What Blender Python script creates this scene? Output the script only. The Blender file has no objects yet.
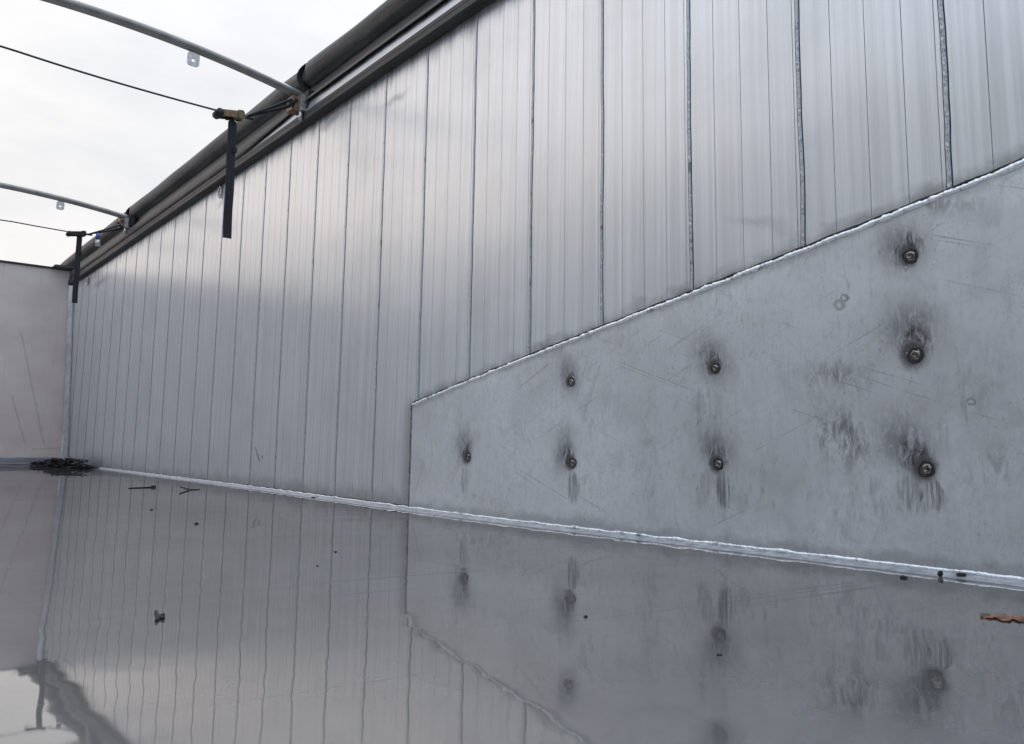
import bpy, bmesh, math, random
from mathutils import Vector, Matrix, noise
random.seed(7)
scene = bpy.context.scene
C = scene.collection

# ---------------------------------------------------------------- camera
F, PITCH, ROLL, YAW = 818.55, 0.12731, 0.01551, 0.67779
PCX, PCY = 511.5, 343.5          # optical centre of the lens in the picture
CAM = Vector((0, 0, 0.247))
WX = 1.8                         # inner face of the right wall

def rot_dir(x, y, z):
    c, s = math.cos(ROLL), math.sin(ROLL); x, y = c*x - s*y, s*x + c*y
    c, s = math.cos(PITCH), math.sin(PITCH); fw = -z*c - y*s; up = -z*s + y*c
    # z is -1 forward: forward part and the rise it picks up
    fw = -z*c - y*s; up = (-z)*s + y*c
    c, s = math.cos(YAW), math.sin(YAW)
    return Vector((x*c + fw*s, fw*c - x*s, up))

def ray(px, py):
    return rot_dir((px-PCX)/F, -(py-PCY)/F, -1.0)

cd = bpy.data.cameras.new('camera'); cam = bpy.data.objects.new('camera', cd); C.objects.link(cam)
R = Matrix((rot_dir(1, 0, 0), rot_dir(0, 1, 0), rot_dir(0, 0, 1))).transposed()
cam.matrix_world = Matrix.Translation(CAM) @ R.to_4x4()
cd.sensor_width = 36; cd.sensor_fit = 'HORIZONTAL'; cd.lens = F/1024*36
cd.shift_x = 0.0; cd.shift_y = -(372-PCY)/1024
cd.clip_start = 0.02; cd.clip_end = 2000
scene.camera = cam

# ---------------------------------------------------------------- sky, sun, exposure
SUN_EL, SUN_AZ = math.radians(48), math.radians(58)     # azimuth from +Y towards +X
w = bpy.data.worlds.new('World'); scene.world = w; w.use_nodes = True
nt = w.node_tree; N = nt.nodes; L = nt.links; N.clear()
out = N.new('ShaderNodeOutputWorld'); bg = N.new('ShaderNodeBackground'); bg.inputs[1].default_value = 0.1
sky = N.new('ShaderNodeTexSky'); sky.sky_type = 'NISHITA'; sky.sun_disc = False
sky.sun_elevation = SUN_EL; sky.sun_rotation = SUN_AZ
tc = N.new('ShaderNodeTexCoord')
mp = N.new('ShaderNodeMapping'); mp.inputs['Scale'].default_value = (2.2, 2.2, 6.0)
nz = N.new('ShaderNodeTexNoise'); nz.inputs['Scale'].default_value = 1.6; nz.inputs['Detail'].default_value = 6; nz.inputs['Roughness'].default_value = 0.55
cr = N.new('ShaderNodeValToRGB')
cr.color_ramp.elements[0].position = 0.35; cr.color_ramp.elements[0].color = (7.6, 7.75, 8.0, 1)
cr.color_ramp.elements[1].position = 0.62; cr.color_ramp.elements[1].color = (9.0, 9.02, 9.1, 1)
L.new(tc.outputs['Generated'], mp.inputs[0]); L.new(mp.outputs[0], nz.inputs[0]); L.new(nz.outputs[0], cr.inputs[0])
# the clouds are warmer towards the low sun and bluer overhead and away from it
dot = N.new('ShaderNodeVectorMath'); dot.operation = 'DOT_PRODUCT'
dot.inputs[1].default_value = (0.02, 0.98, -0.20)
L.new(tc.outputs['Generated'], dot.inputs[0])
tint = N.new('ShaderNodeValToRGB')
e = tint.color_ramp.elements
e[0].position = 0.0; e[0].color = (0.69, 0.80, 0.975, 1)
e[1].position = 1.0; e[1].color = (1.07, 1.0, 0.945, 1)
m_ = e.new(0.45); m_.color = (0.88, 0.925, 0.98, 1)
m_ = e.new(0.86); m_.color = (1.02, .998, .975, 1)
L.new(dot.outputs['Value'], tint.inputs[0])
mul = N.new('ShaderNodeMix'); mul.data_type = 'RGBA'; mul.blend_type = 'MULTIPLY'; mul.inputs[0].default_value = 1
L.new(cr.outputs[0], mul.inputs[6]); L.new(tint.outputs[0], mul.inputs[7])
mx = N.new('ShaderNodeMix'); mx.data_type = 'RGBA'; mx.inputs[0].default_value = 0.94
L.new(sky.outputs[0], mx.inputs[6]); L.new(mul.outputs[2], mx.inputs[7])
# an overcast sky is brighter overhead than at the horizon
sp = N.new('ShaderNodeSeparateXYZ'); L.new(tc.outputs['Generated'], sp.inputs[0])
mr = N.new('ShaderNodeMapRange'); mr.interpolation_type = 'SMOOTHSTEP'
for i_, v_ in enumerate((0, .42, .98, 1.0, 2.95)): 
    if i_: mr.inputs[i_].default_value = v_
L.new(sp.outputs[2], mr.inputs[0])
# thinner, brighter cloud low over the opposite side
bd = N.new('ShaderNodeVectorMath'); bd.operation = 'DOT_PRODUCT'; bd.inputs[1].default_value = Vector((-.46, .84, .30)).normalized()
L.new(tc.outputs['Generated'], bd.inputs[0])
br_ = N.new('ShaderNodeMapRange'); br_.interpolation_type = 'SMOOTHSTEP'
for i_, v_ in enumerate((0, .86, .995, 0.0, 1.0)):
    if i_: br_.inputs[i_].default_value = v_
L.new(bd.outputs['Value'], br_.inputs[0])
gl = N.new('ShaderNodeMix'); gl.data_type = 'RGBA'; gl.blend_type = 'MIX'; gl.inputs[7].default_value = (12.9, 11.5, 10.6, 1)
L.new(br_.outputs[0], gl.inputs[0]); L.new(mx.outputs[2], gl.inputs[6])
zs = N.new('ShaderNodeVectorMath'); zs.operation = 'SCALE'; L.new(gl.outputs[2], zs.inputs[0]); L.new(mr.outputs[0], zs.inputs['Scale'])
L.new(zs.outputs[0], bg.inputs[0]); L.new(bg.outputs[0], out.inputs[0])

sd = bpy.data.lights.new('sun', 'SUN'); sd.energy = 1.1; sd.angle = math.radians(25); sd.color = (1.0, 0.93, 0.86)
so = bpy.data.objects.new('sun', sd); C.objects.link(so)
sdir = Vector((math.sin(SUN_AZ)*math.cos(SUN_EL), math.cos(SUN_AZ)*math.cos(SUN_EL), math.sin(SUN_EL)))
so.rotation_euler = sdir.to_track_quat('Z', 'Y').to_euler(); so.location = (0, 0, 30)

scene.view_settings.view_transform = 'Standard'; scene.view_settings.look = 'None'
scene.view_settings.exposure = 0.20; scene.view_settings.gamma = 1.0
scene.render.engine = 'CYCLES'
scene.render.resolution_x = 1024; scene.render.resolution_y = 744
scene.cycles.max_bounces = 10; scene.cycles.glossy_bounces = 8

# ---------------------------------------------------------------- surveyed wall surface
# foot of the right wall (Y, X): it bows a little; its top runs straight
FOOT = [(-3.0, 1.80), (0.0, 1.83), (0.9, 1.835), (1.3, 1.80), (1.7, 1.735), (2.1, 1.712), (2.7, 1.718), (3.1, 1.735), (3.6, 1.775),
        (4.7, 1.845), (6.2, 1.885), (7.4, 1.915), (9.1, 1.955), (12, 1.97)]
def foot_x(Y):
    for (a, xa), (b, xb) in zip(FOOT, FOOT[1:]):
        if Y <= b:
            t = (Y-a)/(b-a); t = max(0, min(1, t)); return xa + (xb-xa)*t
    return FOOT[-1][1]
def foot_s(Y):                                   # smoothed
    f = sum(foot_x(Y+d) for d in (-.5, -.25, 0, .25, .5))/5
    return WX + (f-WX)*.55
RAIL_Z = 1.972
def wall_x(Y, z):
    f = foot_s(Y); t = max(0, z/RAIL_Z); return f + (WX-f)*min(t, 1)
def on_wall(px, py, off=0.0):
    d = ray(px, py); X = WX
    for _ in range(12):
        t = X/d.x; p = CAM + d*t; X = wall_x(p.y, p.z) - off
    return Vector((X, p.y, p.z))
def on_floor(px, py, z=0.0):
    d = ray(px, py); return CAM + d*((z-CAM.z)/d.z)
def at_X(px, py, X):
    d = ray(px, py); return CAM + d*(X/d.x)
def at_Y(px, py, Y):
    d = ray(px, py); return CAM + d*(Y/d.y)

FAR_Y = 10.00; REAR_Y = -1.6; LEFT_X = -0.55

# ---------------------------------------------------------------- object helpers
def tag(o, label=None, cat=None, group=None, kind=None):
    if label: o['label'] = label
    if cat: o['category'] = cat
    if group: o['group'] = group
    if kind: o['kind'] = kind
    return o
def empty(name, loc, **k):
    o = bpy.data.objects.new(name, None); o.location = loc; o.empty_display_size = .1; C.objects.link(o); return tag(o, **k)
def mesh_obj(name, verts, faces, mats, parent=None, mi=None, smooth=False, origin=None):
    """vertices in world metres; parent is an unrotated Empty or mesh"""
    base = Vector((0, 0, 0)); p = parent
    while p is not None: base = base + p.location; p = p.parent
    if parent is None and origin is not None: base = Vector(origin)
    me = bpy.data.meshes.new(name); me.from_pydata([tuple(Vector(v)-base) for v in verts], [], faces)
    if not isinstance(mats, (list, tuple)): mats = [mats]
    for m in mats: me.materials.append(m)
    if mi: me.polygons.foreach_set('material_index', mi)
    if smooth: me.polygons.foreach_set('use_smooth', [True]*len(faces))
    me.update()
    o = bpy.data.objects.new(name, me); C.objects.link(o)
    if parent: o.parent = parent
    elif origin is not None: o.location = base
    return o
class MB:
    def __init__(s): s.v = []; s.f = []
    def add(s, v, f):
        n = len(s.v); s.v += [Vector(q) for q in v]; s.f += [tuple(i+n for i in q) for q in f]; return s
    def box(s, c, size, rot=None, bev=0.0):
        bm = bmesh.new(); bmesh.ops.create_cube(bm, size=1)
        for v in bm.verts: v.co = Vector((v.co.x*size[0], v.co.y*size[1], v.co.z*size[2]))
        if bev: bmesh.ops.bevel(bm, geom=bm.edges[:], offset=bev, segments=2, affect='EDGES')
        M = rot.to_4x4() if rot else Matrix.Identity(4)
        bm.verts.index_update()
        s.add([M @ v.co + Vector(c) for v in bm.verts], [[v.index for v in f.verts] for f in bm.faces]); bm.free(); return s
    def tube(s, pts, r, n=12, cap=True, flat=None):
        pts = [Vector(p) for p in pts]; rings = []
        up = Vector((0, 0, 1))
        for i, p in enumerate(pts):
            t = (pts[min(i+1, len(pts)-1)] - pts[max(i-1, 0)]).normalized()
            a = t.cross(up)
            if a.length < .05: a = t.cross(Vector((1, 0, 0)))
            a.normalize(); b = a.cross(t).normalized()
            rr = r[i] if isinstance(r, (list, tuple)) else r
            ra, rb = (rr, rr) if flat is None else (rr*flat[0], rr*flat[1])
            rings.append([p + a*ra*math.cos(2*math.pi*k/n) + b*rb*math.sin(2*math.pi*k/n) for k in range(n)])
        v = [q for g in rings for q in g]; f = []
        for i in range(len(pts)-1):
            for k in range(n):
                k2 = (k+1) % n; f.append((i*n+k, i*n+k2, (i+1)*n+k2, (i+1)*n+k))
        if cap: f.append(tuple(range(n))[::-1]); f.append(tuple((len(pts)-1)*n+k for k in range(n)))
        return s.add(v, f)
    def build(s, name, mat, parent=None, smooth=False, origin=None):
        return mesh_obj(name, s.v, s.f, mat, parent, smooth=smooth, origin=origin)

# ---------------------------------------------------------------- node helpers
class NT:
    def __init__(s, name):
        s.m = bpy.data.materials.new(name); s.m.use_nodes = True; s.t = s.m.node_tree; s.t.nodes.clear()
        s.out = s.n('ShaderNodeOutputMaterial'); g = s.n('ShaderNodeNewGeometry'); s.P = g.outputs['Position']
    def n(s, t): return s.t.nodes.new(t)
    def set(s, sock, v):
        if isinstance(v, bpy.types.NodeSocket): s.t.links.new(v, sock)
        else: sock.default_value = v
    def math(s, op, a, b=None, c=None, clamp=False):
        n = s.n('ShaderNodeMath'); n.operation = op; n.use_clamp = clamp
        s.set(n.inputs[0], a)
        if b is not None: s.set(n.inputs[1], b)
        if c is not None: s.set(n.inputs[2], c)
        return n.outputs[0]
    def vec(s, op, a, b=None):
        n = s.n('ShaderNodeVectorMath'); n.operation = op; s.set(n.inputs[0], a)
        if b is not None: s.set(n.inputs[1], b)
        return n.outputs['Value'] if op in ('LENGTH', 'DOT_PRODUCT') else n.outputs[0]
    def noise(s, scale, v=None, detail=4, rough=.55, k=1.0, dist=0.0):
        mp = s.n('ShaderNodeMapping'); mp.inputs['Scale'].default_value = scale; s.set(mp.inputs[0], v or s.P)
        n = s.n('ShaderNodeTexNoise'); n.inputs['Scale'].default_value = k; n.inputs['Detail'].default_value = detail
        n.inputs['Roughness'].default_value = rough; n.inputs['Distortion'].default_value = dist
        s.t.links.new(mp.outputs[0], n.inputs[0]); return n.outputs[0]
    def ramp(s, v, a, b, lo=0.0, hi=1.0, smooth=True):
        n = s.n('ShaderNodeMapRange'); n.interpolation_type = 'SMOOTHSTEP' if smooth else 'LINEAR'
        s.set(n.inputs[0], v); n.inputs[1].default_value = a; n.inputs[2].default_value = b; n.inputs[3].default_value = lo; n.inputs[4].default_value = hi
        return n.outputs[0]
    def mix(s, f, a, b):
        n = s.n('ShaderNodeMix'); n.data_type = 'RGBA'; s.set(n.inputs[0], f)
        s.set(n.inputs[6], a if isinstance(a, bpy.types.NodeSocket) else (*a, 1)); s.set(n.inputs[7], b if isinstance(b, bpy.types.NodeSocket) else (*b, 1))
        return n.outputs[2]
    def bsdf(s, col, rough, metal=0.0, bump=None, bstr=.3, bdist=.002, aniso=None, **k):
        b = s.n('ShaderNodeBsdfPrincipled'); s.set(b.inputs['Base Color'], col if isinstance(col, bpy.types.NodeSocket) else (*col, 1))
        s.set(b.inputs['Roughness'], rough); s.set(b.inputs['Metallic'], metal)
        if bump is not None:
            bp = s.n('ShaderNodeBump'); bp.inputs['Strength'].default_value = bstr; bp.inputs['Distance'].default_value = bdist
            s.set(bp.inputs['Height'], bump); s.t.links.new(bp.outputs[0], b.inputs['Normal'])
        if aniso:
            b.inputs['Anisotropic'].default_value = aniso[0]
            c = s.n('ShaderNodeCombineXYZ')
            for i in range(3): c.inputs[i].default_value = aniso[1][i]
            s.t.links.new(c.outputs[0], b.inputs['Tangent'])
        for q, v in k.items(): s.set(b.inputs[q.replace('_', ' ')], v)
        s.t.links.new(b.outputs[0], s.out.inputs[0]); return b
    # an elliptical stain on the wall (axes along Y and Z, turned by rot)
    def blot(s, cy, cz, ry, rz, rot=0, v=None, soft=.0):
        a = s.vec('SUBTRACT', v or s.P, (0, cy, cz))
        mp = s.n('ShaderNodeMapping'); mp.vector_type = 'TEXTURE'; mp.inputs['Rotation'].default_value = (rot, 0, 0)
        mp.inputs['Scale'].default_value = (1e6, ry, rz); s.set(mp.inputs[0], a)
        return s.ramp(s.vec('LENGTH', mp.outputs[0]), 1.0, soft)
def simple(name, col, rough, metal=0.0, var=.25, scale=30, bstr=.2):
    t = NT(name); n = t.noise((scale,)*3)
    c = t.mix(t.ramp(n, .3, .7), tuple(x*(1-var) for x in col), tuple(min(1, x*(1+var)) for x in col))
    t.bsdf(c, t.ramp(n, .2, .8, max(.02, rough-.08), min(1, rough+.08)), metal, bump=n, bstr=bstr); return t.m

# ---------------------------------------------------------------- materials
METAL = .66
def mat_plank(name='extruded_aluminium', dark=False):
    t = NT(name)
    streak = t.noise((1, 55, .35), detail=5, rough=.65)                    # drawing lines of the extrusion
    fine = t.noise((1, 420, .9), detail=3, rough=.6)
    broad = t.noise((1, 5.5, .5), detail=3)
    cloud = t.noise((1, 2.2, 2.6), detail=6, rough=.6)
    h = t.math('ADD', t.math('MULTIPLY', streak, 1.0), t.math('MULTIPLY', fine, .35))
    h = t.math('ADD', h, t.math('MULTIPLY', broad, 3.0))
    sep = t.n('ShaderNodeSeparateXYZ'); t.set(sep.inputs[0], t.P); z = sep.outputs[2]
    col = t.mix(t.ramp(streak, .3, .72), (.655, .66, .655), (.79, .795, .795))
    col = t.mix(t.math('MULTIPLY', t.ramp(cloud, .45, .75), .35), col, (.50, .505, .51))
    # soot thrown out under the rail, and dirt splashed along the foot
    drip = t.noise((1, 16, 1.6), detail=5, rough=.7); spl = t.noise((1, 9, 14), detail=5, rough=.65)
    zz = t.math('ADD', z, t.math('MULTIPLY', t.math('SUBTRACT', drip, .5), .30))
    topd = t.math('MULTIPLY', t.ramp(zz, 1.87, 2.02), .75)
    zf = t.math('ADD', z, t.math('MULTIPLY', t.math('SUBTRACT', spl, .5), .10))
    botd = t.math('MULTIPLY', t.ramp(zf, .10, .01), .55)
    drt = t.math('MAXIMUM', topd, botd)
    for (px, py, ry, rz, rot, s_) in SMUDGE:
        p = on_wall(px, py)
        vd = t.vec('ADD', t.P, NZ(t, 9, .10))
        bl = t.blot(p.y, p.z, ry, rz, rot, v=vd); drt = t.math('MAXIMUM', drt, t.math('MULTIPLY', bl, s_))
    # dirt caught along the top of the sloping weld
    a, b = PLATE_A, PLATE_B
    sl = (b.z-a.z)/(b.y-a.y)
    line = t.math('SUBTRACT', z, t.math('ADD', t.math('MULTIPLY', t.math('SUBTRACT', sep.outputs[1], a.y), sl), a.z))
    line = t.math('ADD', line, t.math('MULTIPLY', t.math('SUBTRACT', spl, .5), .11))
    dl = t.math('MULTIPLY', t.ramp(line, .055, -.01), .7)
    dl = t.math('MULTIPLY', dl, t.ramp(sep.outputs[1], a.y+.12, a.y-.03))
    drt = t.math('MAXIMUM', drt, dl)
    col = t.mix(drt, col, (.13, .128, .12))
    rough = t.math('ADD', t.ramp(streak, .25, .8, .29, .39), t.math('MULTIPLY', drt, .25))
    t.bsdf(col, rough, METAL, bump=h, bstr=.46, bdist=.0012, aniso=(.8, (0, 1, 0))); return t.m
def NZ(t, k, amp):
    mp = t.n('ShaderNodeMapping'); mp.inputs['Scale'].default_value = (k, k, k); t.set(mp.inputs[0], t.P)
    n = t.n('ShaderNodeTexNoise'); n.inputs['Scale'].default_value = 1; n.inputs['Detail'].default_value = 5; n.inputs['Roughness'].default_value = .65
    t.t.links.new(mp.outputs[0], n.inputs[0])
    a = t.vec('SUBTRACT', n.outputs['Color'], (.5, .5, .5)); s = t.n('ShaderNodeVectorMath'); s.operation = 'SCALE'
    t.set(s.inputs[0], a); s.inputs['Scale'].default_value = amp; return s.outputs[0]

PLATE_A = on_wall(413.5, 405); PLATE_B = on_wall(1013, 168.5); PLATE_C = on_wall(410, 508)
BOLTS = [(468, 457), (571, 382), (572, 463), (715, 368), (718, 464), (910, 256), (915, 355), (926, 469)]
SMUDGE = [(335, 118, .30, .05, 0, .55), (395, 98, .16, .04, 0, .4), (100, 282, .5, .06, 0, .5), (225, 200, .25, .05, 0, .3),
          (640, 300, .05, .035, .5, .35), (635, 312, .09, .015, .4, .35), (445, 385, .07, .03, 0, .3), (760, 225, .16, .03, .35, .22)]

def mat_plate():
    t = NT('rolled_aluminium_sheet')
    sep = t.n('ShaderNodeSeparateXYZ'); t.set(sep.inputs[0], t.P); z = sep.outputs[2]; y = sep.outputs[1]
    big = t.noise((1, 1.6, 2.0), detail=5, rough=.6)
    scuff = t.noise((1, 34, 13), detail=7, rough=.72, dist=.6)
    vert = t.noise((1, 90, 5), detail=4, rough=.6)
    grain = t.noise((1, 260, 260), detail=2)
    col = t.mix(t.ramp(big, .32, .68), (.60, .605, .61), (.74, .745, .75))
    col = t.mix(t.math('MULTIPLY', t.ramp(vert, .52, .75), .25), col, (.40, .41, .42))
    sc = t.math('MULTIPLY', t.ramp(scuff, .56, .70), t.ramp(t.noise((1, 2.6, 3.1), detail=3), .40, .66))
    col = t.mix(t.math('MULTIPLY', sc, .6), col, (.25, .255, .26))
    mot = t.noise((1, 70, 50), detail=5, rough=.75); col = t.mix(t.math('MULTIPLY', t.ramp(mot, .45, .75), .30), col, (.34, .345, .35))
    # pits, nicks and rubbed flecks of many sizes
    fl = t.noise((1, 150, 120), detail=4, rough=.75, dist=.5); zone = t.noise((1, 5, 6), detail=5, rough=.7)
    col = t.mix(t.math('MULTIPLY', t.math('MULTIPLY', t.ramp(fl, .56, .66), t.ramp(zone, .42, .62)), .55), col, (.20, .20, .205))
    wp = t.noise((1, 9, 7), detail=6, rough=.72, dist=1.2)                 # wiped, cloudy film
    col = t.mix(t.math('MULTIPLY', t.ramp(wp, .50, .66), .30), col, (.42, .425, .435))
    vd = t.vec('ADD', t.P, NZ(t, 14, .05))
    vf = t.vec('ADD', t.P, NZ(t, 60, .018))
    drt = None
    def mx_(v):
        nonlocal drt
        drt = v if drt is None else t.math('MAXIMUM', drt, v)
    # rubbed, dark patches                                    (px, py, ry, rz, rot, strength)
    for (px, py, ry, rz, rot, s_) in [(845, 440, .13, .13, .2, .62), (835, 375, .14, .06, .1, .45), (870, 500, .20, .12, 0, .35),
                                      (700, 430, .07, .22, 0, .25), (650, 450, .05, .28, 0, .22), (925, 500, .08, .05, 0, .75),
                                      (965, 400, .10, .25, .5, .28), (990, 470, .1, .2, .8, .30), (590, 425, .05, .07, 0, .3), (930, 200, .18, .05, .35, .4),
                                      (480, 500, .35, .06, 0, .22), (740, 490, .05, .1, 0, .28), (830, 530, .12, .08, 0, .3), (560, 350, .22, .05, .4, .25)]:
        p = on_wall(px, py)
        b = t.blot(p.y, p.z, ry, rz, rot, v=vd)
        st = t.ramp(scuff, .40, .62)
        mx_(t.math('MULTIPLY', t.math('MULTIPLY', b, st), min(.9, s_*1.45)))
    # soot burnt on round every bolt, more above it than below
    sootn = t.ramp(t.noise((1, 85, 30), detail=5, rough=.7, dist=.8), .30, .62, .25, 1.0)
    rb = random.Random(12)
    for i, (px, py) in enumerate(BOLTS):
        p = on_wall(px, py); oy, oz, ro = rb.uniform(-.012, .014), rb.uniform(-.014, .018), rb.uniform(-.7, .7); k = (1.1, .75, .95, .9, .95, 1.0, 1.15, 1.15)[i]
        mx_(t.math('MULTIPLY', t.math('MULTIPLY', t.blot(p.y+.008+oy, p.z+.014*k+oz, .056*k, .074*k, ro, v=vf, soft=.25), sootn), .97))
        mx_(t.math('MULTIPLY', t.blot(p.y+.002, p.z+.003, .041*k, .045*k, 0, v=vf, soft=.35), .93))
        mx_(t.math('MULTIPLY', t.math('MULTIPLY', t.blot(p.y+.020+oy*1.5, p.z+.028*k+oz*1.5, .100*k, .13*k*rb.uniform(.75, 1.2), ro, v=vd), t.ramp(sootn, 0, 1, .5, 1)), .74))
    pass
    # wiping streaks below some of them
    stk = t.ramp(t.noise((1, 150, 9), detail=5, rough=.7), .30, .62)
    for (px, py, ry, rz, rot, s_) in [(466, 479, .035, .07, .08, .6), (574, 487, .035, .065, -.08, .7), (724, 488, .030, .075, -.12, .75), (706, 486, .03, .08, .3, .4),
                                      (918, 492, .06, .06, 0, .6), (938, 495, .02, .05, -.2, .8), (565, 448, .06, .05, 0, .3), (716, 400, .035, .16, 0, .25), (460, 430, .03, .12, 0, .2)]:
        p = on_wall(px, py)
        mx_(t.math('MULTIPLY', t.math('MULTIPLY', t.blot(p.y, p.z, ry, rz, rot, v=vf, soft=.55), stk), s_))
    # rings and single marks
    for (px, py, r, s_) in [(841, 305, .018, .45), (846, 298, .012, .55), (972, 402, .010, .6)]:
        p = on_wall(px, py); a = t.blot(p.y, p.z, r, r, 0, v=vf, soft=.7); b = t.blot(p.y+.001, p.z, r*.55, r*.6, 0, v=vf, soft=.2)
        mx_(t.math('MULTIPLY', t.math('SUBTRACT', a, b, clamp=True), s_))
    p = on_wall(992, 566)
    mx_(t.math('MULTIPLY', t.blot(p.y, p.z, .045, .035, 0, v=vf), .55))
    # dirt at the foot
    spl = t.noise((1, 9, 16), detail=5, rough=.65)
    zf = t.math('ADD', z, t.math('MULTIPLY', t.math('SUBTRACT', spl, .5), .09))
    mx_(t.math('MULTIPLY', t.ramp(zf, .065, .01), .5))
    sl = (PLATE_B.z-PLATE_A.z)/(PLATE_B.y-PLATE_A.y)
    line = t.math('SUBTRACT', t.math('ADD', t.math('MULTIPLY', t.math('SUBTRACT', y, PLATE_A.y), sl), PLATE_A.z), z)
    line = t.math('ADD', line, t.math('MULTIPLY', t.math('SUBTRACT', spl, .5), .06))
    mx_(t.math('MULTIPLY', t.ramp(line, .03, .0), .35))
    # long thin scratches
    for (sx, sy, rot, th) in [(1, 1, .45, .80), (1, 1, -.35, .83), (1, 1, 1.2, .84)]:
        mp = t.n('ShaderNodeMapping'); mp.inputs['Rotation'].default_value = (rot, 0, 0); t.set(mp.inputs[0], t.P)
        s1 = t.noise((1, 1.6, 150), v=mp.outputs[0], detail=1)
        mx_(t.math('MULTIPLY', t.math('MULTIPLY', t.ramp(s1, .68, .76), t.ramp(zone, .42, .6)), .34))
    col = t.mix(drt, col, (.036, .030, .026))
    lit = t.math('MULTIPLY', t.ramp(t.noise((1, 48, 48), detail=1), .76, .80), .45)      # bright pips of bare metal
    col = t.mix(lit, col, (.80, .81, .83))
    rough = t.math('ADD', t.ramp(big, .3, .7, .37, .45), t.math('MULTIPLY', drt, .35))
    h = t.math('ADD', t.math('MULTIPLY', t.noise((1, 3, 3), detail=3), 8.0), t.math('MULTIPLY', vert, .35))
    h = t.math('ADD', h, t.math('MULTIPLY', scuff, .5)); h = t.math('ADD', h, t.math('MULTIPLY', grain, .15))
    t.bsdf(col, rough, t.math('SUBTRACT', .60, t.math('MULTIPLY', drt, .5)), bump=h, bstr=.35, bdist=.0013, aniso=(.55, (0, 1, 0))); return t.m

def mat_weld(name='weld_metal', base=(.80, .81, .82)):
    t = NT(name); n = t.noise((90, 90, 90), detail=4, rough=.6); n2 = t.noise((22, 22, 22), detail=4)
    c = t.mix(t.ramp(n, .5, .72), base, (.42, .43, .44)); c = t.mix(t.math('MULTIPLY', t.ramp(n2, .60, .70), .75), c, (.10, .10, .095))
    t.bsdf(c, .44, .7, bump=t.noise((170, 170, 170), detail=3), bstr=.9, bdist=.003); return t.m

def mat_floor():
    t = NT('wet_aluminium_floor')
    a = t.noise((1.3, 1.3, 1), detail=4, rough=.55); b = t.noise((5, 3.2, 1), detail=3)
    film = t.noise((2.4, 1.2, 1), detail=6, rough=.6)
    grain = t.noise((28, 240, 1), detail=3, rough=.6)                      # rolling lines run across the body
    h = t.math('ADD', t.math('MULTIPLY', a, 1.0), t.math('MULTIPLY', b, .15))
    h = t.math('ADD', h, t.math('MULTIPLY', grain, .0035))
    bp = t.n('ShaderNodeBump'); bp.inputs['Strength'].default_value = .55; bp.inputs['Distance'].default_value = .0048; t.set(bp.inputs['Height'], h)
    # faint scratches across the floor
    mp = t.n('ShaderNodeMapping'); mp.inputs['Rotation'].default_value = (0, 0, .10); t.set(mp.inputs[0], t.P)
    s1 = t.noise((.5, 46, 1), v=mp.outputs[0], detail=1)
    sc = t.math('MULTIPLY', t.ramp(s1, .66, .73), t.ramp(film, .42, .58))
    rgh = t.math('ADD', t.ramp(film, .35, .7, .012, .030), t.math('MULTIPLY', sc, .16))
    g1 = t.n('ShaderNodeBsdfGlossy'); g1.distribution = 'GGX'
    t.set(g1.inputs[0], t.mix(t.math('MULTIPLY', sc, .45), t.mix(t.ramp(film, .3, .7), (.66, .635, .615), (.73, .71, .695)), (.34, .34, .34)))
    t.set(g1.inputs['Roughness'], rgh); t.t.links.new(bp.outputs[0], g1.inputs['Normal'])
    g2 = t.n('ShaderNodeBsdfPrincipled'); t.set(g2.inputs['Base Color'], t.mix(film, (.12, .118, .116), (.20, .197, .193)))
    g2.inputs['Metallic'].default_value = .6; g2.inputs['Roughness'].default_value = .5
    lw = t.n('ShaderNodeLayerWeight'); lw.inputs['Blend'].default_value = .5
    silt = t.noise((.9, 2.0, 1), detail=7, rough=.68); swirl = t.noise((14, 3, 1), detail=5, rough=.7)
    k = t.ramp(lw.outputs['Facing'], .66, .97, .40, .92, smooth=False)
    k = t.math('SUBTRACT', k, t.math('MULTIPLY', t.ramp(silt, .45, .75), .16))
    k = t.math('SUBTRACT', k, t.math('MULTIPLY', t.ramp(swirl, .55, .75), .07), clamp=True)
    sx = t.n('ShaderNodeSeparateXYZ'); t.set(sx.inputs[0], t.vec('ADD', t.P, NZ(t, 6, .05)))    # material dulled along the foot to dim the weld's mirrored line
    k = t.math('SUBTRACT', k, t.ramp(sx.outputs[0], 1.69, 1.745, 0, .26), clamp=True)
    ms = t.n('ShaderNodeMixShader'); t.set(ms.inputs[0], k)
    t.t.links.new(g2.outputs[0], ms.inputs[1]); t.t.links.new(g1.outputs[0], ms.inputs[2]); t.t.links.new(ms.outputs[0], t.out.inputs[0])
    return t.m

def mat_tarp():
    t = NT('dark_tarpaulin')
    n = t.noise((8, 3, 8), detail=5, rough=.6); f = t.noise((60, 14, 60), detail=4)
    lw = t.noise((3, 1.1, 12), detail=3)
    c = t.mix(t.ramp(n, .35, .7), (.030, .029, .027), (.066, .063, .058))
    t.bsdf(c, .62, 0.0, bump=t.math('ADD', t.math('MULTIPLY', lw, 1.0), t.math('MULTIPLY', f, .12)), bstr=.6, bdist=.02, Specular_IOR_Level=.5); return t.m

def mat_rail():
    t = NT('weathered_rail')
    n = t.noise((40, 2.5, 40), detail=5, rough=.65); m = t.noise((6, 3, 6), detail=4)
    c = t.mix(t.ramp(n, .35, .7), (.022, .021, .019), (.050, .047, .043)); c = t.mix(t.math('MULTIPLY', t.ramp(m, .5, .7), .5), c, (.05, .046, .042))
    t.bsdf(c, .6, .2, bump=n, bstr=.3, bdist=.003); return t.m

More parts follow.
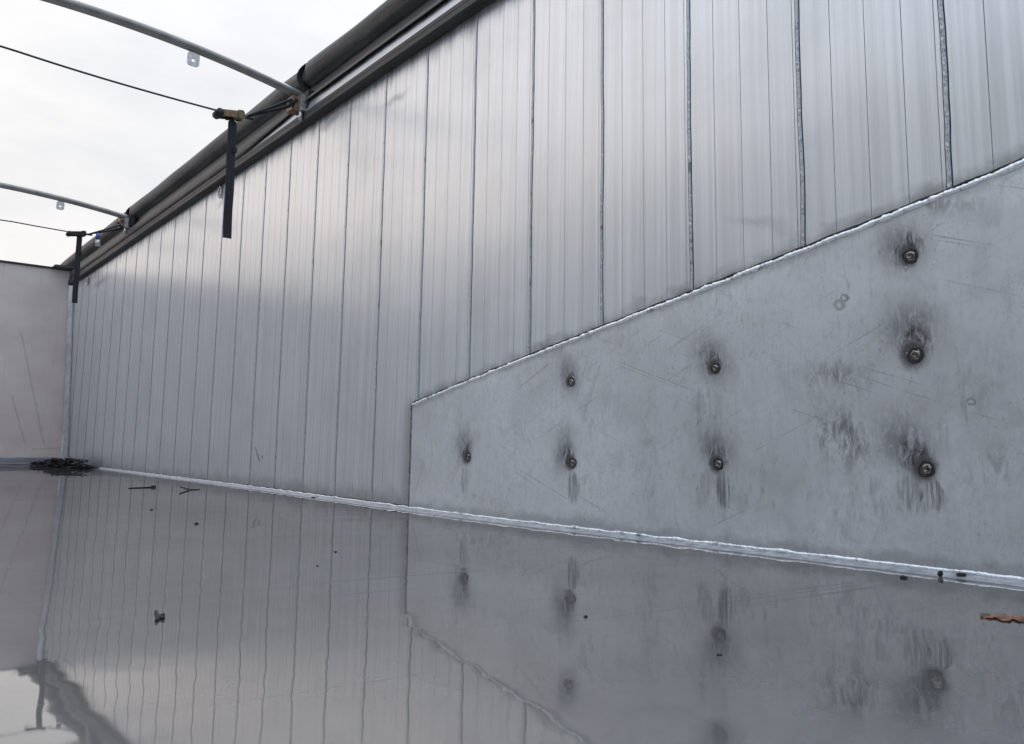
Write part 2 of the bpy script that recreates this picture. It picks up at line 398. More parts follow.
M = {}
M['plank'] = mat_plank()
M['plate'] = mat_plate()
M['weld'] = mat_weld(base=(.78, .79, .80))
M['cove'] = simple('dull_fillet', (.50, .51, .53), .42, .8, var=.22, scale=35)
M['dull_weld'] = mat_weld('dull_seam_weld', (.40, .41, .43))
M['groove'] = simple('grimy_groove', (.105, .105, .11), .7)
M['hair'] = simple('fine_groove', (.30, .305, .32), .55, .5)
M['floor'] = mat_floor()
M['tarp'] = mat_tarp()
M['rail'] = mat_rail()
M['lip'] = simple('bright_rail_lip', (.36, .39, .44), .36, .9, var=.08, scale=12, bstr=.1)
M['post'] = simple('corner_post_aluminium', (.60, .60, .60), .38, .9, var=.12, scale=14)
M['steel'] = simple('galvanised_tube', (.24, .225, .20), .42, .6, var=.16, scale=14)
M['zinc'] = simple('zinc_plate', (.50, .48, .45), .40, .85, var=.2, scale=60)
M['rust'] = simple('rusty_plate', (.22, .135, .085), .6, .4, var=.45, scale=70)
M['brass'] = simple('yellowed_buckle', (.20, .14, .075), .45, .7, var=.4, scale=70)
M['black'] = simple('black_webbing', (.012, .012, .014), .75, 0, var=.3, scale=200)
M['cable'] = simple('black_cord', (.015, .016, .02), .6)
M['soot'] = simple('sooty_ring', (.022, .020, .018), .6, .3, var=.4, scale=120)
M['bolt'] = simple('bolt_metal', (.17, .155, .135), .24, 1.0, var=.5, scale=160, bstr=.5)
M['litter'] = simple('rotten_leaves', (.014, .010, .008), .8, 0, var=.9, scale=16, bstr=.5)
M['leaf'] = simple('wet_brown_leaf', (.17, .070, .035), .45, 0, var=.8, scale=60, bstr=.5)
M['bluetag'] = simple('blue_plastic', (.05, .08, .20), .4)
M['asphalt'] = simple('asphalt', (.05, .05, .052), .85, scale=6)

def mat_front():
    t = NT('front_wall_sheet')
    a = t.noise((2, 1, 2.4), detail=5); v = t.noise((70, 1, 1.2), detail=4, rough=.6)
    c = t.mix(t.ramp(a, .3, .7), (.58, .485, .435), (.68, .585, .53)); c = t.mix(t.math('MULTIPLY', t.ramp(v, .5, .75), .3), c, (.42, .38, .36))
    # long thin lines, darker than the sheet
    vd = t.vec('ADD', t.P, NZ(t, 3, .02))
    s = None
    for (A, B) in (((20, 330), (44, 447)), ((11, 395), (25, 445)), ((31, 449), (62, 448))):
        p, q = at_Y(*A, FAR_Y), at_Y(*B, FAR_Y)
        n = Vector((q.z-p.z, 0, -(q.x-p.x))).normalized(); mid = (p+q)/2; ln = (q-p).length/2
        dd = t.math('ABSOLUTE', t.vec('DOT_PRODUCT', t.vec('SUBTRACT', vd, tuple(mid)), tuple(n)))
        al = t.math('ABSOLUTE', t.vec('DOT_PRODUCT', t.vec('SUBTRACT', t.P, tuple(mid)), tuple((q-p).normalized())))
        k = t.math('MULTIPLY', t.ramp(dd, .013, .002), t.ramp(al, ln, ln*.93)); s = k if s is None else t.math('MAXIMUM', s, k)
    c = t.mix(t.math('MULTIPLY', s, .28), c, (.15, .13, .12))
    h = t.math('ADD', v, t.math('MULTIPLY', a, 4))
    t.bsdf(c, .42, .55, bump=h, bstr=.3, bdist=.001); return t.m
M['front'] = mat_front()

# ---------------------------------------------------------------- setting
S = 300
mesh_obj('ground', [(-S, -S, -1.3), (S, -S, -1.3), (S, S, -1.3), (-S, S, -1.3)], [(0, 1, 2, 3)], M['asphalt'])['kind'] = 'structure'
b = MB(); nx, ny = 50, 140; vs = []
for j in range(ny+1):
    for i in range(nx+1):
        vs.append((LEFT_X-.06 + (2.10-LEFT_X+.06)*i/nx, REAR_Y + (FAR_Y+.05-REAR_Y)*j/ny, 0))
fs = [(j*(nx+1)+i, j*(nx+1)+i+1, (j+1)*(nx+1)+i+1, (j+1)*(nx+1)+i) for j in range(ny) for i in range(nx)]
mesh_obj('floor', vs, fs, M['floor'])['kind'] = 'structure'

# ---------------------------------------------------------------- planked side walls
# seams surveyed on the right wall: (index, Y at the top, Y at the foot)
PW = 0.3503; Y0 = 0.7395
def jit(i, z, amp):
    return amp*(noise.noise(Vector((i*7.3, z*3.1, .5))) + .6*noise.noise(Vector((i*3.1+9, z*13, 2.5))))
def planking(parent, xf, mirror=False, name='planking', y_a=REAR_Y, y_b=FAR_Y, top=2.06):
    """vertical extrusions: welded seam every PW, four fine grooves between"""
    prof = []   # (Y offset from the seam, depth away from the viewer, material of the strip that FOLLOWS)
    prof += [(-.0080, 0, 2), (-.0062, .0025, 2), (-.0048, -.001, 1), (-.002, -.0026, 1), (.002, -.0026, 1), (.0046, -.001, 2), (.0056, .002, 2), (.0066, 0, 0)]
    for y in (.0155, PW*.25, PW*.5, PW*.75):
        prof += [(y-.0010, 0, 3), (y, .0010, 3), (y+.0010, 0, 0)]
    cols = []
    i0 = int(math.floor((y_a-Y0)/PW)); i1 = int(math.ceil((y_b-Y0)/PW))
    for i in range(i0, i1+1):
        for (o, d, m) in prof:
            y = Y0 + PW*i + o
            if y_a <= y <= y_b: cols.append((i, y, d, m, abs(o) < .01, o))
    nzr = 230
    v = []; f = []; mi = []
    for r in range(nzr+1):
        z = top*r/nzr
        for (i, y, d, m, seam, o_) in cols:
            yy = y + (jit(i, z, .0035) if seam else 0)
            dd = d
            if seam and d < 0: dd = d*(1+1.1*noise.noise(Vector((i*3, z*75, o_*400))))
            x = xf(yy, z)
            if not mirror: yy *= x/WX; x = xf(yy, z)
            v.append((x + (dd if not mirror else -dd), yy, z))
    n = len(cols)
    for r in range(nzr):
        for c in range(n-1):
            q = (r*n+c, r*n+c+1, (r+1)*n+c+1, (r+1)*n+c)
            f.append(q if not mirror else q[::-1]); mi.append(cols[c][3])
    return mesh_obj(name, v, f, [M['plank'], M['dull_weld'], M['groove'], M['hair']], parent, mi=mi)

right = empty('side_wall', (1.9, 4, 0), label='tall wall of vertical brushed aluminium planks with a sloping reinforcement plate', cat='wall')
planking(right, wall_x)
# outer skin so that the wall has its thickness
ob = MB(); ob.box((2.06, (FAR_Y+REAR_Y)/2, 1.03), (.02, FAR_Y-REAR_Y, 2.06)); ob.build('outer_skin', M['post'], right)

# reinforcement plate: follows the wall, 7 mm proud
def bead(pts, r, seed=0, amp=.35, n=8, step=.006, wob=.001):
    """a weld bead: a tube with overlapping ripples"""
    P = []; Rr = []
    for a, b2 in zip(pts, pts[1:]):
        k = max(1, int((b2-a).length/step))
        for i in range(k): P.append(a.lerp(b2, i/k))
    P.append(pts[-1]); s = 0.0
    for i, p in enumerate(P):
        if i: s += (P[i]-P[i-1]).length
        q = noise.noise(Vector((s*55+seed, seed*1.3, 0))); q2 = noise.noise(Vector((s*14, seed+4, 3)))
        Rr.append(r*(1 + amp*q + amp*.6*q2 + .12*math.sin(s*2*math.pi/.012)))
        P[i] = p + Vector((0, noise.noise(Vector((s*18, seed, 9)))*wob, noise.noise(Vector((s*16, seed, 5)))*wob*2))
    m = MB(); m.tube(P, Rr, n=n); return m

slope = (PLATE_B.z-PLATE_A.z)/(PLATE_B.y-PLATE_A.y)
P_END = -0.55
def plate_top(y): return PLATE_A.z + slope*(y-PLATE_A.y)
def plate_edge(z):                                # left (far) edge of the plate, nearly plumb
    return PLATE_C.y + (PLATE_A.y-PLATE_C.y)*z/PLATE_A.z + jit(77, z*2, .002)
TH = .007
v = []; f = []; ny, nzr = 160, 60
for j in range(nzr+1):
    for i in range(ny+1):
        s = i/ny; t_ = j/nzr
        z = 0; y = plate_edge(0)
        # bilinear: rows rise to the sloping top edge
        y = P_END + (PLATE_A.y-P_END)*s
        ztop = min(plate_top(y), 1.95); z = t_*ztop
        if s > .9: y = y + (plate_edge(z)-PLATE_A.y)*(s-.9)/.1
        v.append((wall_x(y, z)-TH, y, z))
n = ny+1
for j in range(nzr):
    for i in range(ny): f.append((j*n+i, j*n+i+1, (j+1)*n+i+1, (j+1)*n+i))
k0 = len(v)                                      # thickness at the far edge and the top edge
for j in range(nzr+1):
    q = Vector(v[j*n+ny]); v.append((q.x+TH-.0005, q.y, q.z))
for j in range(nzr): f.append((j*n+ny, k0+j, k0+j+1, (j+1)*n+ny))
k1 = len(v)
for i in range(n):
    q = Vector(v[nzr*n+i]); v.append((q.x+TH-.0005, q.y, q.z))
for i in range(ny): f.append((nzr*n+i, nzr*n+i+1, k1+i+1, k1+i))
plate = mesh_obj('reinforcement_plate', v, f, M['plate'], right, smooth=False)

pts = [Vector((wall_x(y, plate_top(y))-.004, y, plate_top(y)+.001)) for y in [P_END + (PLATE_A.y-P_END)*i/60 for i in range(61)]]
bead(pts, .0072, seed=3, amp=.42, wob=.0014).build('sloping_weld', M['weld'], plate, smooth=True)
# burnt line that lies along the upper side of the sloping weld
pts2 = [p + Vector((.0015, 0, .0085)) for p in pts]
bead(pts2, .0040, seed=11, amp=.45, step=.01, wob=.0018).build('burnt_edge', M['soot'], plate, smooth=True)
pts = [Vector((wall_x(plate_edge(z), z)-.0055, plate_edge(z)+.005, z)) for z in [PLATE_A.z*i/20 for i in range(21)]]
bead(pts, .0045, seed=6, amp=.7, wob=.003).build('upright_weld', M['groove'], plate, smooth=True)

# foot of the wall: cove strip and weld bead
def foot_line(y, dx, z): return Vector((foot_s(y)-dx, y, z))
ys = [REAR_Y + (FAR_Y-REAR_Y)*i/220 for i in range(221)]
v = []; f = []
prf = [(.005, .0085), (.009, .0062), (.018, .0042), (.034, .0020), (.050, -.001)]
for y in ys:
    for dx, z in prf: v.append(foot_line(y, dx + .0012*noise.noise(Vector((y*9, dx*50, 1))), z))
m_ = len(prf)
for i in range(len(ys)-1):
    for k in range(m_-1): f.append((i*m_+k, i*m_+k+1, (i+1)*m_+k+1, (i+1)*m_+k))
cove = mesh_obj('foot_fillet', v, f, M['cove'], right, smooth=True)
bead([foot_line(y, .0060, .0090) for y in ys], .0046, seed=21, amp=.42, step=.006, wob=.0018).build('foot_weld', M['weld'], right, smooth=True)
bead([foot_line(y, .0038, .0135) for y in ys], .0024, seed=31, amp=.35, step=.014, wob=.0015).build('sooty_line', M['soot'], right, smooth=True)

# bolts on the plate: scorched dished ring with a domed head
def bolt(px, py, k):
    p = on_wall(px, py, TH); c = Vector(p); rim = MB()
    segs = 28; vs = []; fs = []
    for (r, d) in ((.0200, .0), (.0180, -.0016), (.0155, -.0010), (.0142, .0015), (.0135, .003)):
        for a in range(segs):
            th = 2*math.pi*a/segs; rr = r*(1+.20*noise.noise(Vector((math.cos(th)*1.8, math.sin(th)*1.8, px*1.7))))*k*.9
            vs.append((c.x+d, c.y+rr*math.cos(th), c.z+rr*math.sin(th)))
    for q in range(4):
        for a in range(segs):
            a2 = (a+1) % segs; fs.append((q*segs+a, q*segs+a2, (q+1)*segs+a2, (q+1)*segs+a))
    rim = mesh_obj('bolt', vs, fs, M['soot'], plate, smooth=True)
    vs = []; fs = []; pr = [(.0125, .003), (.0112, .000), (.0090, -.0022), (.0060, -.0034), (.0050, -.0030), (.0042, -.0008), (.001, -.0004)]
    for (r, d) in pr:
        for a in range(segs):
            th = 2*math.pi*a/segs; rr = r*(1+.22*noise.noise(Vector((math.cos(th)*2, math.sin(th)*3, py+d*300))))*k
            vs.append((c.x+d-.0015, c.y+rr*math.cos(th), c.z+rr*math.sin(th)))
    for q in range(len(pr)-1):
        for a in range(segs):
            a2 = (a+1) % segs; fs.append((q*segs+a, q*segs+a2, (q+1)*segs+a2, (q+1)*segs+a))
    fs.append(tuple((len(pr)-1)*segs+a for a in range(segs)))
    mesh_obj('bolt_head', vs, fs, M['bolt'], rim, smooth=True)
for (px, py), k in zip(BOLTS, (.95, .85, .95, .85, .9, 1.0, 1.0, 1.0)): bolt(px, py, k)

# small pen-like scuffs on the planks
for pl in ([(254.5, 447), (256, 451), (257, 456)], [(256.5, 453), (258, 458), (259, 461)], [(261.5, 455), (262, 458)]):
    m = MB(); m.tube([on_wall(x, y, .0012) for x, y in pl], .0028, n=6); m.build('scuff', M['groove'], right)

# ring lugs on the planks near the rail
for (px, py, r) in ((219.5, 192, .030), (87, 281.5, .030)):
    p = on_wall(px, py, .012); m = MB(); seg = 20
    m.tube([p + Vector((0, r*math.cos(2*math.pi*i/seg), r*1.25*math.sin(2*math.pi*i/seg))) for i in range(seg+1)], .0065, n=8, cap=False)
    lug = m.build('ring_lug', M['zinc'], right, smooth=True)
    MB().box(p + Vector((.006, 0, 0)), (.006, r*1.1, r*1.3), bev=.002).build('lug_base', M['zinc'], lug)

# top rail: box profile with a groove, and the bright lip above it
def extrude(prof, name, mat, parent, ya=REAR_Y, yb=FAR_Y, n=60, smooth=False):
    v = []; f = []; k = len(prof)
    for i in range(n+1):
        y = ya + (yb-ya)*i/n
        for (x, z) in prof: v.append((x, y, z))
    for i in range(n):
        for j in range(k): j2 = (j+1) % k; f.append((i*k+j, i*k+j2, (i+1)*k+j2, (i+1)*k+j))
    f.append(tuple(range(k))[::-1]); f.append(tuple(n*k+j for j in range(k)))
    return mesh_obj(name, v, f, mat, parent, smooth=smooth)
extrude([(1.795, 1.965), (1.752, 1.965), (1.747, 1.970), (1.747, 1.992), (1.7485, 1.994), (1.747, 1.996), (1.747, 2.014), (1.751, 2.018), (1.90, 2.018), (1.90, 1.965)], 'top_rail', M['rail'], right)
extrude([(1.753, 2.0185), (1.766, 2.105), (1.80, 2.105), (1.80, 2.0185)], 'rail_lip', M['lip'], right)

# the opposite wall, which the near one mirrors
left = empty('side_wall', (LEFT_X-.05, 4, 0), label='opposite aluminium plank wall left of the camera, seen only mirrored in the metal', cat='wall')
planking(left, lambda y, z: LEFT_X, mirror=True)
LB = MB(); LB.box((LEFT_X-.10, (FAR_Y+REAR_Y)/2, 1.03), (.02, FAR_Y-REAR_Y, 2.06)); LB.build('outer_skin', M['post'], left)
extrude([(LEFT_X-.10, 1.965), (LEFT_X+.05, 1.965), (LEFT_X+.05, 2.066), (LEFT_X-.10, 2.066)], 'top_rail', M['rail'], left)

# ---------------------------------------------------------------- front wall and corner
FT = 2.0
pa = at_Y(10, 264, FAR_Y); pb = at_Y(72, 270, FAR_Y)
FZ = (pa.z+pb.z)/2
front = empty('front_wall', (.7, FAR_Y, 0), label='warm grey aluminium sheet wall closing the far end of the body', cat='wall')
CX = at_Y(66, 400, FAR_Y).x
MB().box(((LEFT_X-.06+CX)/2, FAR_Y+.02, FZ/2), (CX-LEFT_X+.06, .04, FZ)).build('wall_sheet', M['front'], front)
m = MB(); m.box(((LEFT_X-.06+CX)/2, FAR_Y+.0, FZ+.004), (CX-LEFT_X+.06, .06, .018), bev=.004); m.build('top_edge', M['rail'], front)
m = MB(); m.box(((LEFT_X-.06+CX)/2, FAR_Y-.03, .045), (CX-LEFT_X+.06, .03, .012), bev=.004); m.box(((LEFT_X-.06+CX)/2, FAR_Y-.015, .065), (CX-LEFT_X+.06, .03, .016), bev=.004)
m.box(((LEFT_X-.06+CX)/2, FAR_Y-.05, .012), (CX-LEFT_X+.06, .05, .018), bev=.006)
m.build('base_strip', M['lip'], front)
# angled corner post between the two walls
q0 = at_Y(66, 400, FAR_Y-.01).x; q1 = foot_s(FAR_Y-.25)-.003
v = [(q0, FAR_Y-.012, 0), (q1, FAR_Y-.16, 0), (q1-.11, FAR_Y-.16, FZ), (q0, FAR_Y-.012, FZ)]
v = [(q0, FAR_Y-.02, 0), (wall_x(FAR_Y, 0)-.003, FAR_Y-.06, 0), (wall_x(FAR_Y, 1.95)-.003, FAR_Y-.06, 1.95), (at_Y(68, 290, FAR_Y-.02).x, FAR_Y-.02, 1.95)]
v += [(x+.04, y+.05, z) for x, y, z in v]
post = mesh_obj('corner_post', v, [(0, 1, 2, 3), (7, 6, 5, 4), (0, 4, 5, 1), (2, 6, 7, 3), (1, 5, 6, 2), (0, 3, 7, 4)], M['post'], front)
bead([Vector((q0-.004, FAR_Y-.016, z/10)) for z in range(0, 20)], .010, seed=41, amp=.8, step=.03, wob=.004).build('corner_weld', M['weld'], post, smooth=True)
bead([Vector((wall_x(FAR_Y, z/10)-.008, FAR_Y-.068, z/10)) for z in range(0, 20)], .008, seed=47, amp=.8, step=.03, wob=.006).build('corner_weld', M['dull_weld'], post, smooth=True)

# ---------------------------------------------------------------- rolled tarpaulin along the top of the wall
BOW_Y = [at_X(300, 95, 1.75).y, at_X(126, 219, 1.75).y]       # about 4.04 and 7.7
def roll_r(y):
    r = .076
    for by in BOW_Y:
        d = y-by                                      # beyond (+) or before (-) the bow
        if -.5 < d <= 0: r += .005*(1+d/.5)
        if 0 < d < .35: r -= .010*(1-d/.35)
    return r
def roll_c(y):
    sag = .0
    return Vector((1.845 + .006*noise.noise(Vector((y*1.1, 0, 3))), y, 2.281 + .006*noise.noise(Vector((y*.9, 5, 3)))))
v = []; f = []; seg = 40; rows = []
y = REAR_Y
while y <= FAR_Y+.75:
    rows.append(y); y += .025
for y in rows:
    c = roll_c(y); r = roll_r(y)
    for a in range(seg):
        th = 2*math.pi*a/seg
        rr = r*(1+.035*noise.noise(Vector((math.cos(th)*2.2, math.sin(th)*2.2, y*1.7))) + .02*noise.noise(Vector((th*5, 0, y*.8))))
        if abs(a-26) < 1: rr *= .93                   # the free edge of the roll
        v.append((c.x+rr*math.cos(th), y, c.z+rr*math.sin(th)))
n = len(rows)
for i in range(n-1):
    for a in range(seg): a2 = (a+1) % seg; f.append((i*seg+a, (i+1)*seg+a, (i+1)*seg+a2, i*seg+a2))
f.append(tuple(range(seg))); f.append(tuple((n-1)*seg+a for a in range(seg))[::-1])
tarp = empty('rolled_tarpaulin', (1.85, 4, 2.15), label='long dark grey tarpaulin rolled up along the top of the plank wall', cat='tarpaulin')
mesh_obj('roll', v, f, M['tarp'], tarp, smooth=True)
# the flap that hangs from the roll over part of the lip; it drops lower towards the far end
def flap_z(y):
    if y < BOW_Y[0]-.02: return 2.072
    if y < BOW_Y[1]: 
        t = (y-BOW_Y[0])/(.85); return 2.070 - .054*min(1, max(0, t))
    return 2.016
v = []; f = []
ysf = [q for q in rows if REAR_Y+.05 < q < FAR_Y-.03]
for o in (0, .004):
    for y in ysf:
        zb = flap_z(y); w1 = .002*noise.noise(Vector((y*4, 1, 2))); w2 = .003*noise.noise(Vector((y*2.3, 8, 2)))
        for (x, z) in ((1.835, 2.245), (1.806, 2.150), (1.795, 2.112), (1.754, 2.096), (1.749, 2.088), (1.748, (2.088+zb)/2), (1.7455, zb)):
            v.append((x+w1+o, y, z+w2+o*.3))
k_ = len(v)//2
n = len(ysf)
for i in range(n-1):
    for k in range(6):
        a = i*7+k; f.append((a, a+1, a+8, a+7)); a += k_; f.append((a+7, a+8, a+1, a))
    a = i*7+6; f.append((a, a+k_, a+k_+7, a+7))
mesh_obj('flap', v, f, M['rail'], tarp, smooth=True)
# black ties round the roll at each bow
for by in BOW_Y:
    m = MB(); seg = 30
    c = roll_c(by+.05)
    m.tube([Vector((c.x+.076*math.cos(2*math.pi*i/seg), by+.05+.02*math.sin(4*math.pi*i/seg), c.z+.076*math.sin(2*math.pi*i/seg))) for i in range(seg+1)], .012, n=8, cap=False, flat=(1.6, .5))
    m.build('tie', M['black'], tarp, smooth=True)
# end of the roll over the front corner
p = at_Y(52, 268, FAR_Y)
m = MB(); m.box(((p.x+1.86)/2, FAR_Y-.02, p.z+.012), (1.86-p.x, .16, .035), bev=.01); m.build('end_flap', M['tarp'], tarp)

# ---------------------------------------------------------------- roof bows
def bow(Y, pw, plate_px, far_px, label):
    """pw: pixel where the tube meets the rail; far_px: a second pixel on it"""
    a = at_Y(*pw, Y); bq = at_Y(*far_px, Y)
    mid = (1.80+LEFT_X)/2
    # parabola through both points, symmetric about the middle of the body
    ua, ub = (a.x-mid)**2, (bq.x-mid)**2
    k = (bq.z-a.z)/(ub-ua); top = a.z-k*ua
    def zz(x): return top+k*(x-mid)**2
    r = empty('roof_bow', (mid, Y, top), label=label, cat='roof bow', group='tubular roof bows across the open top')
    m = MB(); m.tube([(x, Y, zz(x)) for x in [LEFT_X-.05+(1.80-LEFT_X+.05)*i/40 for i in range(41)]], .0235, n=16); m.build('tube', M['steel'], r, smooth=True)
    # hanging tab with a hole
    t = at_Y(*plate_px, Y); x = t.x; z0 = zz(x)-.015
    vs = []; fs = []; hw, hh = .030, .075; cz = z0-.045
    ring = 20
    for s in (-.003, .003):
        outer = []
        for i in range(ring):
            th = 2*math.pi*i/ring; cx_, cz_ = math.cos(th), math.sin(th)
            q = max(abs(cx_), abs(cz_)); ox, oz = cx_/q, cz_/q
            rr = (abs(ox)**6+abs(oz)**6)**(-1/6)
            vs.append((x+hw*ox*rr, Y+s, cz+.036*oz*rr))
        for i in range(ring):
            th = 2*math.pi*i/ring; vs.append((x+.009*math.cos(th), Y+s, cz-.006+.009*math.sin(th)))
    for i in range(ring):
        j = (i+1) % ring
        fs += [(i, j, ring+j, ring+i), (2*ring+j, 2*ring+i, 3*ring+i, 3*ring+j), (j, i, 2*ring+i, 2*ring+j), (ring+i, ring+j, 3*ring+j, 3*ring+i)]
    mesh_obj('hanging_tab', vs, fs, M['zinc'], r)
    # bracket on the rail: rusty cheek, pale block, pin
    zb = zz(1.745)-.045
    br = MB().box((1.715, Y+.0, zb-.018), (.050, .075, .085), bev=.004).build('bracket', M['rust'], r)
    MB().box((1.748, Y-.050, zb-.020), (.046, .045, .092), bev=.004).build('bracket_block', M['zinc'], br)
    MB().box((1.775, Y-.02, zb+.0), (.05, .16, .10), bev=.004).build('rail_plate', M['rail'], br)
    m = MB(); m.tube([(1.735, Y-.05, zb-.065), (1.735, Y-.05, zb-.115)], .011, n=10); m.build('pin', M['zinc'], br, smooth=True)
    m = MB(); m.tube([(1.690, Y-.01, zb-.02), (1.675, Y-.01, zb-.02)], .012, n=6); m.tube([(1.71, Y-.036, zb-.005), (1.71, Y-.046, zb-.005)], .010, n=6); m.build('bracket_screw', M['soot'], br)
    return r
bow(BOW_Y[0], (298, 95), (193, 57), (95, 12), 'large galvanised roof tube crossing the top left, nearer of the two')
bow(BOW_Y[1], (125, 217), (60, 204), (12, 187.5), 'small galvanised roof tube lower left, farther of the two')

# ---------------------------------------------------------------- tension straps with hanging webbing
def strap(Y, anchor, buck, left_px, tail0, tail1, wpx, label, brass=True):
    A = at_Y(*anchor, Y); Bk = at_Y(*buck, Y); Lp = at_Y(*left_px, Y)
    s = (Bk-A).length
    r = empty('tension_strap', Bk, label=label, cat='strap', group='black tension straps under the roof bows')
    Bz = Bk
    m = MB(); d = (Lp-Bk)
    k = (LEFT_X-Bk.x)/(Lp.x-Bk.x)
    pts = []
    for i in range(31):
        t = k*i/30; p = Bk + d*t; p.z += -.045*math.sin(math.pi*min(1, t/k))*1.0 + .045*math.sin(math.pi/k)*t*0
        pts.append(p)
    # keep the surveyed point on the cord
    corr = .045*math.sin(math.pi/k)
    pts = [p + Vector((0, 0, corr*min(1, (k*i/30)))) for i, p in enumerate(pts)]
    m.tube(pts, wpx*.45, n=8); m.build('cord', M['cable'], r, smooth=True)
    m = MB()
    for dy, dz in ((-.012, .016), (.012, -.014)):
        m.tube([A + Vector((0, dy, dz)), A.lerp(Bk, .5) + Vector((0, dy*.5, dz*.45-.004)), Bk + Vector((.01, 0, 0))], [wpx*.75, wpx*.6, wpx*.4], n=8)
    m.build('elastic_loop', M['black'], r, smooth=True)
    m = MB(); m.tube([A + Vector((-.008, 0, 0)), A + Vector((.018, 0, 0))], .018, n=12); m.build('hook', M['soot'], r, smooth=True)
    # ratchet buckle: two cheeks with a roller
    wd = .085
    T = Matrix.Rotation(-.17, 3, 'Y')
    bu = MB(); c = Bk + Vector((-.055, 0, -.004))
    for dy in (-.022, .022):
        bu.box(c + Vector((0, dy, 0)), (wd*1.55, .005, .036), rot=T, bev=.002)
        bu.box(c + T @ Vector((.045, dy*1.1, 0)), (.030, .006, .044), rot=T, bev=.002)
    bu.box(c + T @ Vector((-.01, 0, .004)), (wd*.9, .038, .020), rot=T, bev=.004)
    bo = bu.build('buckle', M['brass'] if brass else M['soot'], r)
    m = MB(); q_ = c + T @ Vector((-.062, 0, 0)); m.tube([q_ + Vector((0, -.03, 0)), q_ + Vector((0, .03, 0))], .020, n=14); m.build('roller', M['black'], bo, smooth=True)
    m = MB(); m.tube([c + T @ Vector((.045, 0, .002)), c + T @ Vector((.115, 0, -.012))], [.010, .006], n=8); m.build('handle', M['black'], bo, smooth=True)
    # hanging webbing: flat band, folded over the buckle at its top
    T0 = at_Y(*tail0, Y); T1 = at_Y(*tail1, Y); hw = .021; v = []; f = []; n = 40
    path = [T0 + Vector((-.035, 0, .012)), T0 + Vector((-.012, 0, .018))] + [T0.lerp(T1, i/n) + Vector((.0008*math.sin(i*.35), .002*math.sin(i*.22), 0)) for i in range(n+1)]
    for i, p in enumerate(path):
        for sx in (-1, 1):
            off = Vector((sx*hw, 0, 0)) if i > 1 else Vector((0, 0, sx*.012))
            for sy in (-1, 1): v.append(p + off + Vector((0, sy*.002, 0)))
    for i in range(len(path)-1):
        a = i*4; b2 = a+4
        f += [(a, a+2, b2+2, b2), (a+3, a+1, b2+1, b2+3), (a+1, a, b2, b2+1), (a+2, a+3, b2+3, b2+2)]
    e = (len(path)-1)*4; f += [(0, 1, 3, 2), (e, e+2, e+3, e+1)]
    mesh_obj('hanging_webbing', v, f, M['black'], r)
    kp = T0.lerp(T1, .24)
    MB().box(kp + Vector((hw*.8, -.004, 0)), (.022, .012, .028), bev=.003).build('keeper', M['soot'], r)
    return r
strap(BOW_Y[0]-.10, (290, 103), (241, 117), (11, 49.5), (232, 122), (226.5, 238), .011, 'long black webbing strap hanging from a yellowed buckle, nearer strap')
strap(BOW_Y[1]-.12, (120, 227), (84, 234.5), (11, 221.5), (79, 237), (74, 303), .011, 'short black webbing strap hanging at the far corner from a dark buckle', brass=False)
# blue and white tag clipped under the far strap
p = at_Y(97.5, 233, BOW_Y[1]-.12); q = at_Y(97.5, 246, BOW_Y[1]-.12)
tg = empty('hanging_clip', p, label='tiny blue and white plastic clip hanging under the far strap', cat='clip')
m = MB(); m.tube([p, p.lerp(q, .5)], [.014, .020], n=8); m.build('clip_top', M['bluetag'], tg, smooth=True)
m = MB(); m.tube([p.lerp(q, .5), q], [.018, .024], n=8); m.build('clip_body', M['zinc'], tg, smooth=True)

# ---------------------------------------------------------------- debris
def flake(c, s, rnd, lift=.004):
    a0 = rnd.uniform(0, 6.28); tilt = rnd.uniform(-.6, .6); v = []; n = 7
    for i in range(n):
        th = 2*math.pi*i/n; r = s*rnd.uniform(.6, 1.1); x, y = r*math.cos(th), r*.55*math.sin(th)
        X, Y = x*math.cos(a0)-y*math.sin(a0), x*math.sin(a0)+y*math.cos(a0)
        v.append(Vector((c.x+X, c.y+Y, max(.0015, c.z+lift+X*tilt*.6+rnd.uniform(-.2, .2)*s))))
    return v
rnd = random.Random(5)
m = MB()
for (p0, p1, dens, hgt) in (((37, 466), (88, 468.5), 330, .036),):
    A, B2 = on_floor(*p0), on_floor(*p1)
    for i in range(dens):
        t = rnd.random(); c = A.lerp(B2, t); prof = math.sin(math.pi*(0.06+.88*t))**.5
        # the heap lies against the corner and thins out to the left
        c.y += rnd.uniform(-.34, .34)*prof; c.x += rnd.uniform(-.05, .05)
        c.z = rnd.random()**1.4*hgt*1.15*prof*(1.2 if .25 < t < .8 else .6)*1.6
        vv = flake(c, rnd.choice((.016, .025, .04, .06))*rnd.uniform(.8, 1.2), rnd); n = len(vv)
        vv += [q + Vector((0, 0, .004)) for q in vv]
        m.add(vv, [tuple(range(n))[::-1], tuple(range(n, 2*n))] + [(k, (k+1) % n, n+(k+1) % n, n+k) for k in range(n)])
tag(m.build('leaf_litter', M['litter'], origin=on_floor(62, 467)), 'dark heap of rotten leaves in the far corner of the floor', 'leaf litter', kind='stuff')

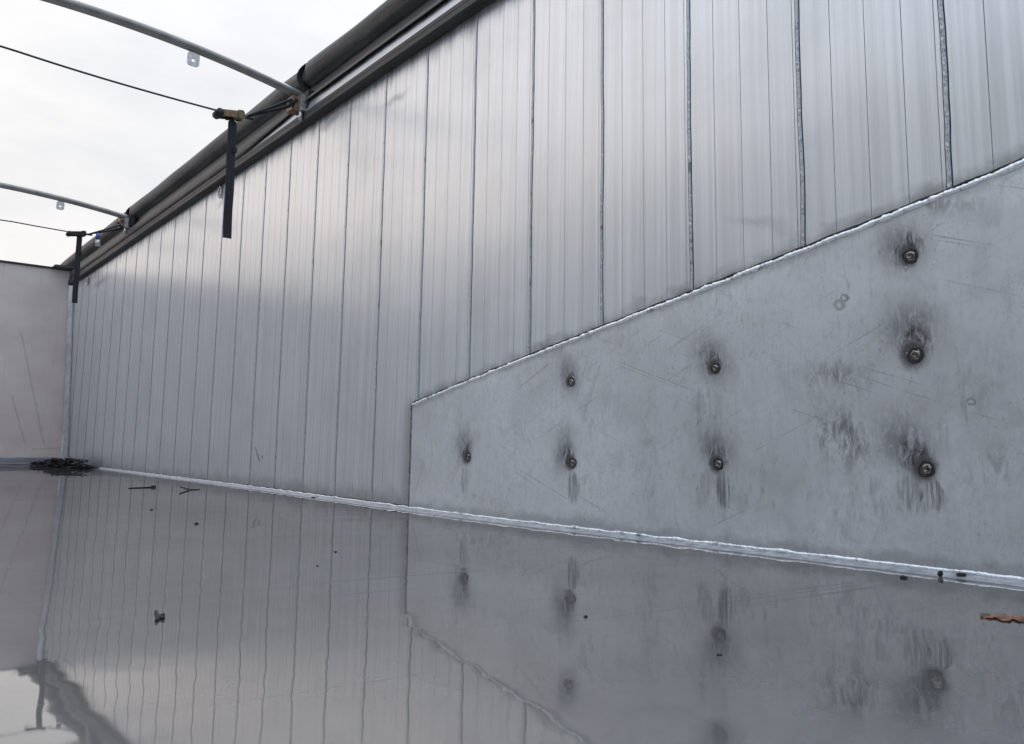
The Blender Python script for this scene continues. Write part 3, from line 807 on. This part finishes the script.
def crumb(px, py, s, label, name='crumb', cat='debris', stem=None, mat='litter', z=0, group=None, flat=.5):
    s *= .62; c = on_floor(px, py, z) + Vector((0, 0, s*flat*.3)); r = random.Random(int(px*7+py))
    bm = bmesh.new(); bmesh.ops.create_icosphere(bm, subdivisions=2, radius=1)
    for q in bm.verts:
        k = 1+.45*noise.noise(q.co*1.7+Vector((px, py, 0))); q.co = Vector((q.co.x*s*k, q.co.y*s*.8*k, max(-c.z+.0005, q.co.z*s*flat*k)))
    bm.verts.index_update(); m = MB(); m.add([q.co + c for q in bm.verts], [[w_.index for w_ in f_.verts] for f_ in bm.faces]); bm.free()
    if stem:
        for (sx, sy) in stem:
            e_ = on_floor(sx, sy); m.tube([c, c.lerp(e_, .5) + Vector((0, 0, .001)), e_ + Vector((0, 0, .002))], [.004, .003, .0025], n=6)
    return tag(m.build(name, M[mat], origin=c), label, cat, group)
crumb(153, 487.5, .024, 'dark seed head with a long thin stem on the wet floor', 'seed_head', 'seed head', stem=[(128, 488.5)], flat=.7)
crumb(190, 490, .024, 'small dark forked twig on the wet floor near the wall foot', 'twig', 'twig', stem=[(179, 494), (180, 487), (199, 489.5)], flat=.35)
crumb(158, 618, .006, 'small dark sprig lying on the wet floor at lower left', 'sprig', 'twig', stem=[(155.5, 613), (156, 622), (163, 616), (163, 620)], flat=.4)
crumb(323, 497.5, .020, 'dark crumb sitting on the foot weld left of the plate', stem=[(311, 498)], flat=.5)
crumb(151, 510, .010, 'tiny dark speck on the floor below the stemmed seed head')
crumb(196, 524, .012, 'dark speck on the floor below the forked twig')
crumb(335, 552, .007, 'dark speck on the floor just left of the mirrored plate edge')
crumb(317, 566, .005, 'very faint speck on the floor, left and below a darker one')
crumb(585, 617, .0065, 'dark pip on the wet floor at bottom centre')
crumb(719, 655, .007, 'flat dark crumb on the wet floor below a mirrored bolt', flat=.3)
crumb(903, 578, .014, 'dull brown crumb at the foot weld, leftmost of three', group=None)
crumb(940, 575, .010, 'round black pellet at the foot weld, middle of three', flat=1.0, z=.004)
crumb(961, 575.5, .018, 'flat black sliver at the foot weld, rightmost of three', flat=.35, z=.004)
# wet brown leaf at the right edge
A = on_floor(979, 616.5); B2 = on_floor(1035, 621); v = []; f = []; n = 24; d = (B2-A); per = Vector((-d.y, d.x, 0)).normalized()
for i in range(n+1):
    t = i/n; w_ = .022*math.sin(math.pi*t)**.6*(1+.45*math.sin(t*19)+.25*math.sin(t*41)) + .001
    for k in (-1, -.5, 0, .5, 1):
        v.append(A + d*t + per*w_*k + Vector((0, 0, .0025+.0015*(1-abs(k)) + .003*noise.noise(Vector((t*9, k*2, 0))))))
for i in range(n):
    for k in range(4): a = i*5+k; f.append((a, a+5, a+6, a+1))
lf = mesh_obj('fallen_leaf', v, f, M['leaf'], smooth=True, origin=A.lerp(B2, .5)); tag(lf, 'wet brown leaf lying on the floor at the lower right edge', 'leaf')
sm = lf.modifiers.new('thickness', 'SOLIDIFY'); sm.thickness = .0015
